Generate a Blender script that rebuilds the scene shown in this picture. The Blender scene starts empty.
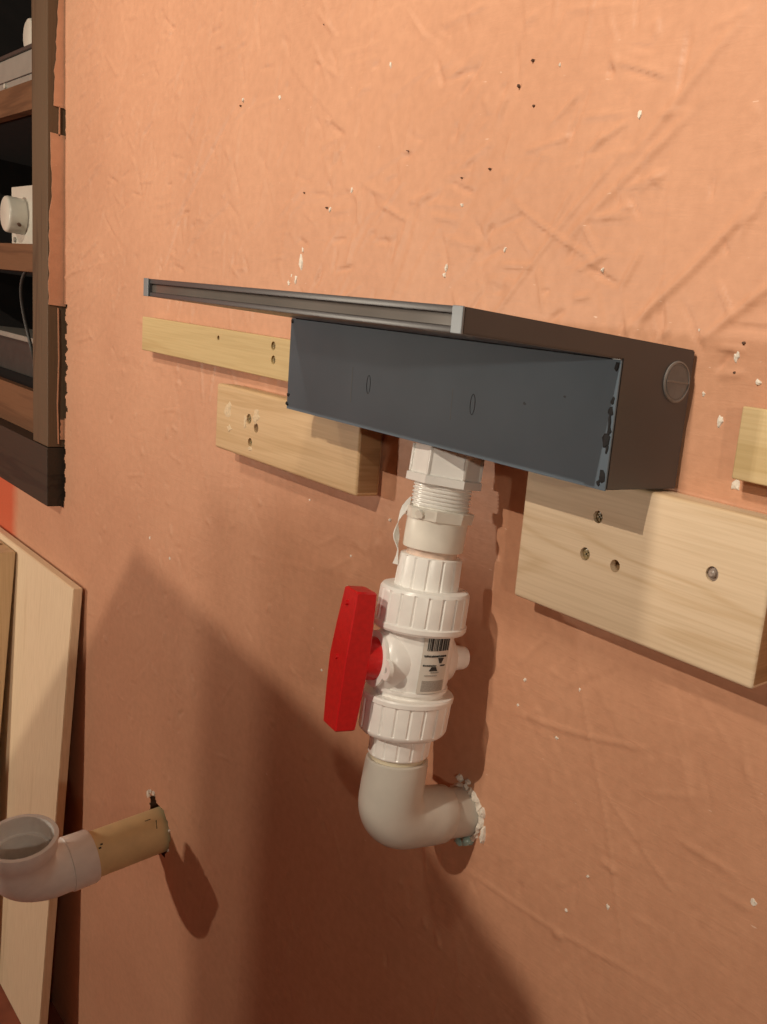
import bpy, bmesh, math, random
import numpy as np
from mathutils import Vector, Matrix

random.seed(4); rng = np.random.default_rng(11)
scene = bpy.context.scene
C = scene.collection

# ------------------------------------------------------------------ camera
CAM = Vector((0.4702, -0.6353, -0.0104))
yaw, pitch, roll, FPX, PPX, PPY = 0.6743, 0.1950, 0.1392, 836.5, 255.86, 30.45
fwd = Vector((-math.sin(yaw)*math.cos(pitch), math.cos(yaw)*math.cos(pitch), -math.sin(pitch)))
r0 = Vector((math.cos(yaw), math.sin(yaw), 0)); u0 = r0.cross(fwd)
rt = r0*math.cos(roll) + u0*math.sin(roll); up = u0*math.cos(roll) - r0*math.sin(roll)
cd = bpy.data.cameras.new('camera'); cam = bpy.data.objects.new('camera', cd); C.objects.link(cam)
M = Matrix.Identity(4)
for i in range(3):
    M[i][0], M[i][1], M[i][2], M[i][3] = rt[i], up[i], -fwd[i], CAM[i]
cam.matrix_world = M
cd.sensor_width = 36.0; cd.lens = FPX/1024*36; cd.shift_x = -PPX/1024; cd.shift_y = PPY/1024
cd.clip_start = 0.01
scene.camera = cam

# ------------------------------------------------------------------ world, lights, exposure
w = bpy.data.worlds.new('room_air'); scene.world = w; w.use_nodes = True
bgn = w.node_tree.nodes['Background']; bgn.inputs[0].default_value = (1.0, 0.86, 0.72, 1); bgn.inputs[1].default_value = 0.015
def lamp(name, loc, power, radius, col):
    l = bpy.data.lights.new(name, 'POINT'); l.energy = power; l.shadow_soft_size = radius; l.color = col
    o = bpy.data.objects.new(name, l); C.objects.link(o); o.location = loc
    return o
WARM = (1.0, 0.885, 0.72)
LB = Vector((0.25, -3.6, 2.2))
lamp('bulb_behind', LB, 310, 0.022, WARM)
lamp('bulb_left', (-2.85, -2.7, -0.12), 72, 0.025, WARM)
lamp('bulb_left', (-2.74, -2.7, -0.09), 72, 0.025, WARM)
lamp('bulb_right', (1.8, -1.17, 0.22), 34, 0.03, WARM)
for lx, pw in ((-1.15, 66), (-0.05, 76)):      # two added spots, no lamp seen, to brighten the upper wall
    sl = bpy.data.lights.new('upper_wall_spot', 'SPOT'); sl.energy = pw; sl.color = WARM; sl.shadow_soft_size = 0.06
    sl.spot_size = math.radians(62); sl.spot_blend = 1.0
    so = bpy.data.objects.new('upper_wall_spot', sl); C.objects.link(so); so.location = (lx, -1.3, 1.2)
    so.rotation_euler = (Vector((lx, 0.0, 0.47)) - Vector((lx, -1.3, 1.2))).to_track_quat('-Z', 'Y').to_euler()
vs = scene.view_settings
vs.view_transform = 'Standard'; vs.look = 'None'; vs.gamma = 1.0; vs.exposure = 0.0; vs.use_curve_mapping = False

# ------------------------------------------------------------------ helpers
def new_mat(name, col, rough=0.5, spec=0.5):
    m = bpy.data.materials.new(name); m.use_nodes = True
    b = m.node_tree.nodes['Principled BSDF']
    b.inputs['Base Color'].default_value = (*col, 1); b.inputs['Roughness'].default_value = rough
    b.inputs['Specular IOR Level'].default_value = spec
    return m, m.node_tree, b
def nd(nt, t, **kw):
    n = nt.nodes.new(t)
    for k, v in kw.items():
        if k in n.inputs: n.inputs[k].default_value = v
        else: setattr(n, k, v)
    return n
def ramp(nt, fac, stops):
    r = nt.nodes.new('ShaderNodeValToRGB'); e = r.color_ramp.elements
    while len(e) < len(stops): e.new(0.5)
    for el, (p, c) in zip(e, stops): el.position = p; el.color = (*c, 1) if len(c) == 3 else c
    nt.links.new(fac, r.inputs[0]); return r
def mixc(nt, fac, a, b, blend='MIX'):
    m = nt.nodes.new('ShaderNodeMix'); m.data_type = 'RGBA'; m.blend_type = blend
    for sock, v in ((m.inputs[0], fac), (m.inputs[6], a), (m.inputs[7], b)):
        if hasattr(v, 'is_output'): nt.links.new(v, sock)
        else: sock.default_value = v if isinstance(v, (int, float)) else (*v, 1)
    return m.outputs[2]
def plastic(name, col, rough=0.35, var=0.10, bump=0.05, scale=40, spec=0.5):
    m, nt, b = new_mat(name, col, rough, spec)
    tc = nd(nt, 'ShaderNodeTexCoord'); n = nd(nt, 'ShaderNodeTexNoise', Scale=scale, Detail=3.0)
    nt.links.new(tc.outputs['Object'], n.inputs['Vector'])
    dark = tuple(c*(1-var) for c in col); lite = tuple(min(1, c*(1+var*.6)) for c in col)
    r = ramp(nt, n.outputs['Fac'], [(0.3, dark), (0.7, lite)])
    nt.links.new(r.outputs[0], b.inputs['Base Color'])
    bp = nd(nt, 'ShaderNodeBump', Strength=bump, Distance=0.001); nt.links.new(n.outputs['Fac'], bp.inputs['Height'])
    nt.links.new(bp.outputs[0], b.inputs['Normal'])
    return m
def wood(name, light, mid, axis, seed=0.0, ring=9.0, rough=0.6, contrast=0.5):
    m, nt, b = new_mat(name, light, rough, 0.3)
    tc = nd(nt, 'ShaderNodeTexCoord'); mp = nd(nt, 'ShaderNodeMapping')
    sc = [14.0, 14.0, 14.0]; sc[axis] = 0.9
    mp.inputs['Scale'].default_value = sc; mp.inputs['Location'].default_value = (seed, seed*.7, seed*1.3)
    nt.links.new(tc.outputs['Object'], mp.inputs['Vector'])
    n1 = nd(nt, 'ShaderNodeTexNoise', Scale=1.3, Detail=3.0, Distortion=0.6); nt.links.new(mp.outputs[0], n1.inputs['Vector'])
    mm = nd(nt, 'ShaderNodeMath', operation='MULTIPLY'); mm.inputs[1].default_value = ring; nt.links.new(n1.outputs['Fac'], mm.inputs[0])
    fr = nd(nt, 'ShaderNodeMath', operation='PINGPONG'); fr.inputs[1].default_value = 1.0; nt.links.new(mm.outputs[0], fr.inputs[0])
    r1 = ramp(nt, fr.outputs[0], [(0.0, light), (0.65, light), (0.95, tuple(l*(1-contrast)+m_*contrast for l, m_ in zip(light, mid)))])
    mp2 = nd(nt, 'ShaderNodeMapping'); s2 = [420.0]*3; s2[axis] = 9.0; mp2.inputs['Scale'].default_value = s2
    nt.links.new(tc.outputs['Object'], mp2.inputs['Vector'])
    n2 = nd(nt, 'ShaderNodeTexNoise', Scale=1.0, Detail=2.0); nt.links.new(mp2.outputs[0], n2.inputs['Vector'])
    r2 = ramp(nt, n2.outputs['Fac'], [(0.3, (0.86, 0.83, 0.78)), (0.6, (1, 1, 1))])
    nt.links.new(mixc(nt, 0.7, r1.outputs[0], r2.outputs[0], 'MULTIPLY'), b.inputs['Base Color'])
    bp = nd(nt, 'ShaderNodeBump', Strength=0.12, Distance=0.001); nt.links.new(n2.outputs['Fac'], bp.inputs['Height'])
    nt.links.new(bp.outputs[0], b.inputs['Normal'])
    return m

def link(name, bm, mat, parent=None, smooth=False, angle=None):
    me = bpy.data.meshes.new(name)
    bmesh.ops.recalc_face_normals(bm, faces=bm.faces[:])
    bm.to_mesh(me); bm.free(); me.materials.append(mat)
    if smooth:
        me.shade_smooth()
        if angle is not None: me.set_sharp_from_angle(angle=math.radians(angle))
    o = bpy.data.objects.new(name, me); C.objects.link(o)
    if parent: o.parent = parent
    return o
def empty(name, loc, mat=None):
    o = bpy.data.objects.new(name, None); C.objects.link(o); o.empty_display_size = 0.05
    if mat is not None: o.matrix_world = mat
    else: o.location = loc
    return o
def tag(o, label=None, cat=None, group=None, kind=None):
    if label: o['label'] = label
    if cat: o['category'] = cat
    if group: o['group'] = group
    if kind: o['kind'] = kind
    return o
def box(x0, x1, y0, y1, z0, z1, bev=0.0, seg=2, bm=None):
    bm2 = bmesh.new()
    bmesh.ops.create_cube(bm2, size=1.0)
    for v in bm2.verts:
        v.co = Vector((x0+(x1-x0)*(v.co.x+.5), y0+(y1-y0)*(v.co.y+.5), z0+(z1-z0)*(v.co.z+.5)))
    if bev: bmesh.ops.bevel(bm2, geom=bm2.edges[:], offset=bev, segments=seg, affect='EDGES', profile=0.6)
    if bm is None: return bm2
    join(bm, bm2); return bm
def join(bm, other):
    me = bpy.data.meshes.new('tmp'); other.to_mesh(me); other.free(); bm.from_mesh(me); bpy.data.meshes.remove(me)
def prism(poly, axis, a, b, bev=0.0):
    """extrude 2D polygon along an axis (0:x,1:y,2:z)"""
    bm = bmesh.new()
    def co(p, t):
        return Vector((t, p[0], p[1])) if axis == 0 else Vector((p[0], t, p[1])) if axis == 1 else Vector((p[0], p[1], t))
    lo = [bm.verts.new(co(p, a)) for p in poly]; hi = [bm.verts.new(co(p, b)) for p in poly]
    n = len(poly)
    bm.faces.new(lo); bm.faces.new(hi[::-1])
    for i in range(n): bm.faces.new((lo[i], hi[i], hi[(i+1) % n], lo[(i+1) % n]))
    bmesh.ops.recalc_face_normals(bm, faces=bm.faces[:])
    if bev: bmesh.ops.bevel(bm, geom=bm.edges[:], offset=bev, segments=2, affect='EDGES')
    return bm
def rings(bm, loops, close=True, cap0=True, cap1=True):
    vs_ = [[bm.verts.new(p) for p in lp] for lp in loops]
    n = len(loops[0])
    for a, b in zip(vs_[:-1], vs_[1:]):
        for i in range(n): bm.faces.new((a[i], a[(i+1) % n], b[(i+1) % n], b[i]))
    if cap0: bm.faces.new(vs_[0][::-1])
    if cap1: bm.faces.new(vs_[-1])
    return bm
def lathe(prof, seg=48, rot=0.0, bm=None, rib=None, cap0=True, cap1=True, origin=(0, 0), mod=None):
    """profile [(z, r)] around local z. mod(theta, z, r) -> r"""
    bm = bm or bmesh.new(); loops = []
    for z, r in prof:
        lp = []
        for i in range(seg):
            t = rot + 2*math.pi*i/seg; rr = mod(t, z, r) if mod else r
            lp.append(Vector((origin[0]+rr*math.cos(t), origin[1]+rr*math.sin(t), z)))
        loops.append(lp)
    return rings(bm, loops, cap0=cap0, cap1=cap1)
def sweep(path, radii, seg=32, bm=None, cap0=True, cap1=True):
    bm = bm or bmesh.new(); path = [Vector(p) for p in path]; loops = []
    t = (path[1]-path[0]).normalized(); n = t.orthogonal().normalized()
    for i, p in enumerate(path):
        t2 = (path[min(i+1, len(path)-1)] - path[max(i-1, 0)])
        if t2.length > 1e-9: t2.normalize()
        else: t2 = t
        if i and t2.dot(t) < -0.2: t2 = -t2
        t = t2
        n = (n - t2*n.dot(t2)).normalized(); b = t2.cross(n)
        loops.append([p + (n*math.cos(2*math.pi*k/seg) + b*math.sin(2*math.pi*k/seg))*radii[i] for k in range(seg)])
    return rings(bm, loops, cap0=cap0, cap1=cap1)
def cyl_between(a, b, r, seg=24, bm=None, r2=None):
    return sweep([a, b], [r, r2 if r2 is not None else r], seg, bm)
def blob(center, size, n=9, flat=None, bm=None, seed=0):
    """small irregular fleck: jagged fan polygon with thickness on the plane y=const"""
    rr = random.Random(seed); bm = bm or bmesh.new(); x, y, z = center; sx, sz, th = size
    lo, hi = [], []
    for i in range(n):
        t = 2*math.pi*i/n; k = rr.uniform(.45, 1.0)
        lo.append(bm.verts.new((x+sx*k*math.cos(t), y, z+sz*k*math.sin(t))))
        hi.append(bm.verts.new((x+sx*k*.7*math.cos(t), y-th*rr.uniform(.5, 1), z+sz*k*.7*math.sin(t))))
    c = bm.verts.new((x, y-th, z))
    for i in range(n):
        j = (i+1) % n
        bm.faces.new((lo[i], lo[j], hi[j], hi[i])); bm.faces.new((hi[i], hi[j], c))
    bm.faces.new(lo[::-1])
    return bm
def boolean_cut(o, cutters):
    bmc = bmesh.new()
    for (x, y, z, r, d) in cutters:
        t = bmesh.new(); bmesh.ops.create_cone(t, cap_ends=True, segments=16, radius1=r, radius2=r, depth=2*d)
        bmesh.ops.rotate(t, verts=t.verts, cent=(0, 0, 0), matrix=Matrix.Rotation(math.pi/2, 3, 'X'))
        bmesh.ops.translate(t, verts=t.verts, vec=(x, y, z)); join(bmc, t)
    me = bpy.data.meshes.new('cut'); bmc.to_mesh(me); bmc.free()
    co = bpy.data.objects.new('cut', me); C.objects.link(co)
    if o.parent: co.parent = o.parent
    md = o.modifiers.new('b', 'BOOLEAN'); md.object = co; md.operation = 'DIFFERENCE'; md.solver = 'EXACT'
    bpy.context.view_layer.update()
    dg = bpy.context.evaluated_depsgraph_get(); nm = bpy.data.meshes.new_from_object(o.evaluated_get(dg))
    o.modifiers.clear(); o.data = nm
    bpy.data.objects.remove(co); bpy.data.meshes.remove(me)

# ------------------------------------------------------------------ materials
def wall_material():
    m, nt, b = new_mat('terracotta_plaster', (0.6, 0.33, 0.2), 0.5, 0.35)
    tc = nd(nt, 'ShaderNodeTexCoord'); OB = tc.outputs['Object']
    n1 = nd(nt, 'ShaderNodeTexNoise', Scale=3.0, Detail=5.0, Roughness=0.6); nt.links.new(OB, n1.inputs['Vector'])
    base = ramp(nt, n1.outputs['Fac'], [(0.3, (0.60, 0.305, 0.185)), (0.7, (0.69, 0.365, 0.225))])
    n2 = nd(nt, 'ShaderNodeTexNoise', Scale=70.0, Detail=4.0); nt.links.new(OB, n2.inputs['Vector'])
    r2 = ramp(nt, n2.outputs['Fac'], [(0.3, (0.92, 0.91, 0.90)), (0.65, (1, 1, 1))])
    c = mixc(nt, 1.0, base.outputs[0], r2.outputs[0], 'MULTIPLY')
    # thin pale scuffs where the paint is rubbed off the trowel ridges
    mp = nd(nt, 'ShaderNodeMapping'); mp.inputs['Rotation'].default_value = (0, 0.8, 0); mp.inputs['Scale'].default_value = (60, 60, 240)
    nt.links.new(OB, mp.inputs['Vector'])
    n3 = nd(nt, 'ShaderNodeTexNoise', Scale=1.0, Detail=2.0); nt.links.new(mp.outputs[0], n3.inputs['Vector'])
    r3 = ramp(nt, n3.outputs['Fac'], [(0.735, (0, 0, 0)), (0.78, (1, 1, 1))])
    c = mixc(nt, r3.outputs[0], c, (0.78, 0.52, 0.38))
    # brighter red-orange paint on the far left under the niche
    sx = nd(nt, 'ShaderNodeSeparateXYZ'); nt.links.new(OB, sx.inputs[0])
    ad = nd(nt, 'ShaderNodeMath', operation='MULTIPLY_ADD'); nt.links.new(n1.outputs['Fac'], ad.inputs[0]); ad.inputs[1].default_value = 0.10
    nt.links.new(sx.outputs[0], ad.inputs[2])
    r4 = nd(nt, 'ShaderNodeMapRange'); nt.links.new(ad.outputs[0], r4.inputs[0])
    for k, v in ((1, -2.03), (2, -2.10), (3, 0.0), (4, 1.0)): r4.inputs[k].default_value = v
    c = mixc(nt, r4.outputs[0], c, (0.62, 0.13, 0.06))
    nt.links.new(c, b.inputs['Base Color'])
    n4 = nd(nt, 'ShaderNodeTexNoise', Scale=160.0, Detail=3.0); nt.links.new(OB, n4.inputs['Vector'])
    bp = nd(nt, 'ShaderNodeBump', Strength=0.25, Distance=0.0012); nt.links.new(n4.outputs['Fac'], bp.inputs['Height'])
    last = bp
    for k, (ang, sc, lo, hi) in enumerate(((0.85, 26.0, .50, .56), (-0.75, 30.0, .52, .57), (0.15, 22.0, .53, .58))):
        mq = nd(nt, 'ShaderNodeMapping'); mq.inputs['Rotation'].default_value = (0, ang, 0); mq.inputs['Scale'].default_value = (sc*.22, sc, sc*1.5)
        mq.inputs['Location'].default_value = (k*3.1, 0, k*1.7); nt.links.new(OB, mq.inputs['Vector'])
        nq = nd(nt, 'ShaderNodeTexNoise', Scale=1.0, Detail=4.0, Roughness=0.55, Distortion=0.4); nt.links.new(mq.outputs[0], nq.inputs['Vector'])
        rq = ramp(nt, nq.outputs['Fac'], [(lo, (0, 0, 0)), (hi, (1, 1, 1))])
        bq = nd(nt, 'ShaderNodeBump', Strength=0.10, Distance=0.0009); nt.links.new(rq.outputs[0], bq.inputs['Height']); nt.links.new(last.outputs[0], bq.inputs['Normal']); last = bq
    nt.links.new(last.outputs[0], b.inputs['Normal'])
    return m
M_WALL = wall_material()
M_CHIP = plastic('bare_plaster', (0.80, 0.72, 0.62), 0.8, 0.15, 0.3, 300)
M_PIT = plastic('pit_dark', (0.13, 0.07, 0.045), 0.9, 0.2, 0.2, 300)
M_FLOOR = plastic('red_floor', (0.30, 0.085, 0.045), 0.6, 0.3, 0.3, 12)
M_PVC_SHEEN = plastic('grey_pvc_front_sheen', (0.150, 0.196, 0.245), 0.6, 0.10, 0.03, 9, 0.25)  # grey PVC with the room's bluish reflection put into its colour
M_PVC_GREY = plastic('grey_pvc', (0.076, 0.070, 0.072), 0.38, 0.07, 0.03, 14)
M_PVC_EDGE = plastic('cut_pvc_edge', (0.21, 0.235, 0.26), 0.4, 0.08, 0.05, 60)
M_SMOKE = plastic('smoky_slot_strip', (0.17, 0.15, 0.135), 0.12, 0.25, 0.02, 6)  # smoky plastic, colour lightened in place of reflections
M_GLUE = plastic('black_glue', (0.012, 0.012, 0.014), 0.75, 0.2, 0.1, 200)
M_MARK = plastic('dried_film', (0.14, 0.165, 0.19), 0.6, 0.1, 0.05, 100)
M_MARKD = plastic('dark_scuff', (0.05, 0.06, 0.075), 0.6, 0.1, 0.05, 100)
M_PLUG = plastic('plug_face', (0.16, 0.165, 0.17), 0.12, 0.15, 0.02, 60)
M_PLUGR = plastic('plug_ring', (0.20, 0.185, 0.175), 0.3, 0.1, 0.02, 60)
M_WHITE = plastic('white_pvc', (0.93, 0.91, 0.87), 0.28, 0.05, 0.04, 60)
M_WHITE2 = plastic('ivory_pvc', (0.88, 0.84, 0.75), 0.32, 0.06, 0.04, 50)
M_ELBOW = plastic('grey_white_pvc', (0.60, 0.565, 0.50), 0.4, 0.06, 0.04, 40)
M_CREAM = plastic('cream_pipe', (0.72, 0.64, 0.48), 0.4, 0.08, 0.04, 40)
M_PRIMER = plastic('primer_stain', (0.72, 0.54, 0.44), 0.5, 0.15, 0.05, 120)
M_BEIGE = plastic('yellowed_pipe', (0.84, 0.64, 0.34), 0.5, 0.10, 0.08, 30)
M_RED = plastic('red_handle', (0.62, 0.012, 0.014), 0.36, 0.10, 0.08, 200)
M_TAPE = plastic('thread_tape', (0.82, 0.80, 0.75), 0.6, 0.08, 0.3, 150)
M_TEAL = plastic('teal_sealant', (0.40, 0.55, 0.50), 0.25, 0.2, 0.3, 150)
M_INK = plastic('label_ink', (0.03, 0.03, 0.03), 0.6, 0.1, 0.0, 50)
M_INKG = plastic('label_grey_print', (0.40, 0.37, 0.33), 0.6, 0.25, 0.0, 900)
M_LABEL = plastic('clear_label', (0.74, 0.70, 0.63), 0.22, 0.04, 0.0, 50)
M_FRAME = wood('dark_stained_frame', (0.135, 0.088, 0.052), (0.07, 0.04, 0.022), 2, 3.0, 7, 0.55, 0.6)
M_RAIL = wood('blackened_rail', (0.045, 0.03, 0.02), (0.022, 0.014, 0.01), 0, 5.0, 7, 0.6, 0.6)
M_SHELF = wood('brown_shelf', (0.20, 0.095, 0.045), (0.10, 0.045, 0.02), 0, 1.0, 6, 0.6, 0.6)
M_NICHE_SHADE = plastic('niche_shade_black', (0.012, 0.009, 0.008), 0.9, 0.3, 0.1, 20)  # near-black colour standing in for shade inside the niche
M_METAL = plastic('grey_box_paint', (0.33, 0.31, 0.27), 0.4, 0.08, 0.03, 30)
M_DKMETAL = plastic('dark_grey_box', (0.05, 0.045, 0.04), 0.5, 0.2, 0.05, 30)
M_KNOB = plastic('offwhite_knob', (0.70, 0.66, 0.57), 0.35, 0.05, 0.03, 40)
M_PINE_R = wood('pine_block_pale', (0.72, 0.555, 0.38), (0.58, 0.41, 0.24), 0, 2.2, 8, 0.55, 0.55)
M_PINE_L = wood('pine_block_honey', (0.68, 0.47, 0.265), (0.54, 0.35, 0.17), 0, 6.1, 8, 0.5, 0.5)
M_PINE_S = wood('pine_strip_yellow', (0.62, 0.46, 0.23), (0.50, 0.34, 0.15), 0, 8.4, 6, 0.55, 0.4)
M_PINE_S2 = wood('pine_strip_yellow_end', (0.64, 0.48, 0.26), (0.52, 0.37, 0.16), 0, 12.0, 6, 0.55, 0.4)
M_BOARD = wood('pale_board', (0.85, 0.66, 0.45), (0.72, 0.53, 0.33), 2, 9.0, 4, 0.6, 0.5)
M_BOARD2 = wood('pale_board_front', (0.70, 0.50, 0.30), (0.55, 0.37, 0.20), 2, 14.0, 5, 0.6, 0.5)
M_TEAR = plastic('torn_pine', (0.74, 0.56, 0.36), 0.8, 0.2, 0.4, 260)
M_END = wood('pine_end_grain', (0.40, 0.235, 0.115), (0.28, 0.155, 0.07), 1, 17.0, 9, 0.75, 0.6)
M_SCREW = plastic('brass_screw', (0.30, 0.22, 0.10), 0.35, 0.3, 0.1, 500)
M_STEEL = plastic('steel_bolt', (0.33, 0.26, 0.22), 0.35, 0.3, 0.1, 500)
M_HOLE = plastic('hole_wood', (0.24, 0.14, 0.06), 0.8, 0.3, 0.1, 300)
M_SHADE_PANEL = wood('shade_panel_face', (0.55, 0.38, 0.22), (0.42, 0.27, 0.14), 2, 21.0, 5, 0.7, 0.5)  # wood for the added shade panels

# ------------------------------------------------------------------ wall (troweled plaster relief in the mesh)
FZ = -1.86
def axis_steps(a, b, s0, s1):
    out = [a]
    while out[-1] < b:
        k = (out[-1]-a)/(b-a); out.append(out[-1] + s0 + (s1-s0)*k)
    out[-1] = b
    return out
xs = np.array(list(np.linspace(-3.2, -1.76, 22)) + axis_steps(-1.735, 0.5, 0.0055, 0.0026) + list(np.linspace(0.56, 2.2, 16)))
zs = np.array(axis_steps(FZ, -0.9, 0.008, 0.0045) + axis_steps(-0.896, 0.75, 0.0034, 0.0030) + list(np.linspace(0.8, 1.4, 8)))
X, Z = np.meshgrid(xs, zs)
H = np.zeros_like(X)
def stroke(cx, cz, ang, L, W, amp, kind):
    R_ = max(L, W)
    ix = np.where((xs > cx-R_) & (xs < cx+R_))[0]; iz = np.where((zs > cz-R_) & (zs < cz+R_))[0]
    if len(ix) < 2 or len(iz) < 2: return
    sl = (slice(iz[0], iz[-1]+1), slice(ix[0], ix[-1]+1))
    dx, dz = X[sl]-cx, Z[sl]-cz; ca, sa = math.cos(ang), math.sin(ang)
    a = dx*ca + dz*sa; b_ = -dx*sa + dz*ca
    b_ = b_ + (0.006 if kind == 0 else 0.0025)*np.sin(a*23+cx*50)
    end = np.clip((L/2-np.abs(a))/(0.25*L), 0, 1)
    if kind == 0:      # flat trowel pass: ramp with one sharp lip
        f = np.where(np.abs(b_) < W/2, (b_/W+0.5)**2, 0)
    elif kind == 1:    # fine ridge
        f = np.exp(-(b_/W)**2)
    else:              # comb of ridges
        f = np.where(np.abs(b_) < W/2, np.maximum(0, np.sin(b_*2*math.pi/0.016))**2*(0.5-np.abs(b_)/W)*2, 0)
    H[sl] += amp*f*end
def zone(cz): return 1.0 if cz > -0.12 else 0.5
for i in range(330):   # flat trowel passes that end in a sharp lip
    cx = rng.uniform(-1.75, 0.5); cz = rng.uniform(-1.3, 0.75)
    ang = rng.choice([0.85, 0.7, 2.3, 0.15, 1.4, 2.0]) + rng.normal(0, .15)
    stroke(cx, cz, ang, rng.uniform(.08, .36), rng.uniform(.02, .055), rng.uniform(.0005, .0014)*zone(cz)*rng.choice([1, -1]), 0)
for i in range(520):   # short raised burrs left by the trowel edge
    cx = rng.uniform(-1.7, 0.4); cz = rng.uniform(-1.2, 0.7) if i % 3 else rng.uniform(0.0, 0.6)
    stroke(cx, cz, rng.choice([0.85, 2.2, 0.1, 1.5]) + rng.normal(0, .25), rng.uniform(.02, .10), rng.uniform(.0018, .0032), rng.uniform(.0010, .0026)*zone(cz), 1)
for i in range(320):   # torn drags: narrow grooves
    cx = rng.uniform(-1.6, 0.4); cz = rng.uniform(-0.9, 0.65) if i % 4 == 0 else rng.uniform(0.0, 0.6)
    stroke(cx, cz, rng.choice([0.9, 2.25, 0.05, 1.45]) + rng.normal(0, .3), rng.uniform(.012, .07), rng.uniform(.0018, .003), -rng.uniform(.0014, .0032)*zone(cz), 1)
for i in range(46):    # combed patches, most in the upper left
    cx = rng.uniform(-1.35, -0.35); cz = rng.uniform(0.02, 0.60)
    stroke(cx, cz, rng.choice([2.35, 0.85, 0.15, 0.0, 1.5]) + rng.normal(0, .1), rng.uniform(.05, .15), rng.uniform(.03, .08), rng.uniform(.0008, .0017), 2)
for i in range(90):    # short combing beside the niche frame
    stroke(-1.70 + rng.uniform(0, .16), rng.uniform(-.1, .7), 0.35 + rng.normal(0, .12), rng.uniform(.07, .16), .010 if i % 3 == 0 else .0035, rng.uniform(.0010, .0022), 1 if i % 3 else 0)
for (x0, z0), (x1, z1), wd, am in [((-0.188, -0.408), (0.011, -0.376), .004, .0011), ((-0.260, -0.644), (0.07, -0.615), .004, .0009), ((-0.10, -0.31), (0.02, -0.60), .0022, .0012), ((-0.06, -0.43), (0.10, -0.52), .0022, .0010),
        ((-0.284, 0.159), (-0.145, 0.095), .003, .0018), ((-0.18, 0.259), (-0.206, 0.2045), .004, -.0018), ((-0.039, 0.237), (-0.197, 0.106), .008, .0018),
        ((-0.107, 0.217), (-0.313, 0.016), .005, .0013), ((0.047, 0.158), (-0.098, 0.021), .007, .0020), ((0.0, 0.30), (-0.12, 0.19), .009, .0016),
        ((-0.9358, 0.317), (-1.18, 0.126), .006, -.0016), ((-1.1247, 0.175), (-1.20, 0.06), .005, -.0016), ((0.10, 0.10), (0.0, 0.03), .006, .0018)]:
    L = math.hypot(x1-x0, z1-z0); stroke((x0+x1)/2, (z0+z1)/2, math.atan2(z1-z0, x1-x0), L*1.15, wd*.6, am*1.5, 1)
for i in range(330):  # grit
    cx = rng.uniform(-1.7, 0.4); cz = rng.uniform(-1.3, 0.7)
    stroke(cx, cz, rng.uniform(0, 3), rng.uniform(.010, .03), rng.uniform(.003, .005), rng.uniform(.0008, .0024)*rng.choice([1, 1, -1]), 1)
H += 0.0004*np.sin(X*5.1+Z*2.0)*np.sin(Z*4.3-X*1.7) + 0.0004*np.sin(X*31+Z*17)*np.sin(Z*27-X*9)
H -= H.max()*0.0
nx, nz = len(xs), len(zs)
co = np.stack([X, -np.clip(H, -.0042, .0042), Z], -1).reshape(-1, 3)
xc = (xs[:-1]+xs[1:])/2; zc = (zs[:-1]+zs[1:])/2
XC, ZC = np.meshgrid(xc, zc)
keep = ~((XC < -1.7355) & (ZC > -0.488))
HOLES = [(-0.2540, -0.566, 0.0325, 0.004), (-1.160, -1.028, 0.052, 0.003), (-1.190, -0.984, 0.017, 0.006)]
for hx, hz, hr, jit in HOLES:
    d = np.hypot(XC-hx, ZC-hz); th = np.arctan2(ZC-hz, XC-hx)
    keep &= ~(d < hr + jit*(0.5*np.sin(5*th+1)+0.5*np.sin(11*th)))
# broken plaster edge beside the frame
edge = -1.7355 + np.where((ZC < -0.03) & (ZC > -0.28), 0.014+0.006*np.sin(ZC*140)+0.004*np.sin(ZC*333), np.where((ZC > .31) & (ZC < .37), .007, 0.0)) \
     + np.where((ZC < -0.33) & (ZC > -0.47), 0.007+0.004*np.sin(ZC*190), 0.0)
keep &= ~((XC < edge) & (ZC > -0.488))
J, I = np.nonzero(keep)
quad = np.stack([J*nx+I, J*nx+I+1, (J+1)*nx+I+1, (J+1)*nx+I], -1).astype(np.int32)
me = bpy.data.meshes.new('wall_back')
me.vertices.add(len(co)); me.vertices.foreach_set('co', co.astype(np.float32).ravel())
me.loops.add(quad.size); me.loops.foreach_set('vertex_index', quad.ravel())
me.polygons.add(len(quad)); me.polygons.foreach_set('loop_start', np.arange(0, quad.size, 4, dtype=np.int32))
me.update(calc_edges=True); me.validate(); me.shade_smooth(); me.materials.append(M_WALL)
wall = bpy.data.objects.new('wall_back', me); C.objects.link(wall); tag(wall, 'rough troweled terracotta plaster wall', kind='structure')

# lining behind the holes and behind the broken edge (dark colour standing in for the unlit depth)
bm = bmesh.new()
for hx, hz, hr, jit in HOLES:
    sweep([(hx, .003, hz), (hx, .075, hz)], [hr+.014]*2, 28, bm, cap0=False)
box(-1.744, -1.70, 0.012, 0.05, -0.488, 0.75, bm=bm)
link('dark_lining', bm, M_PIT, wall)
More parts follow.
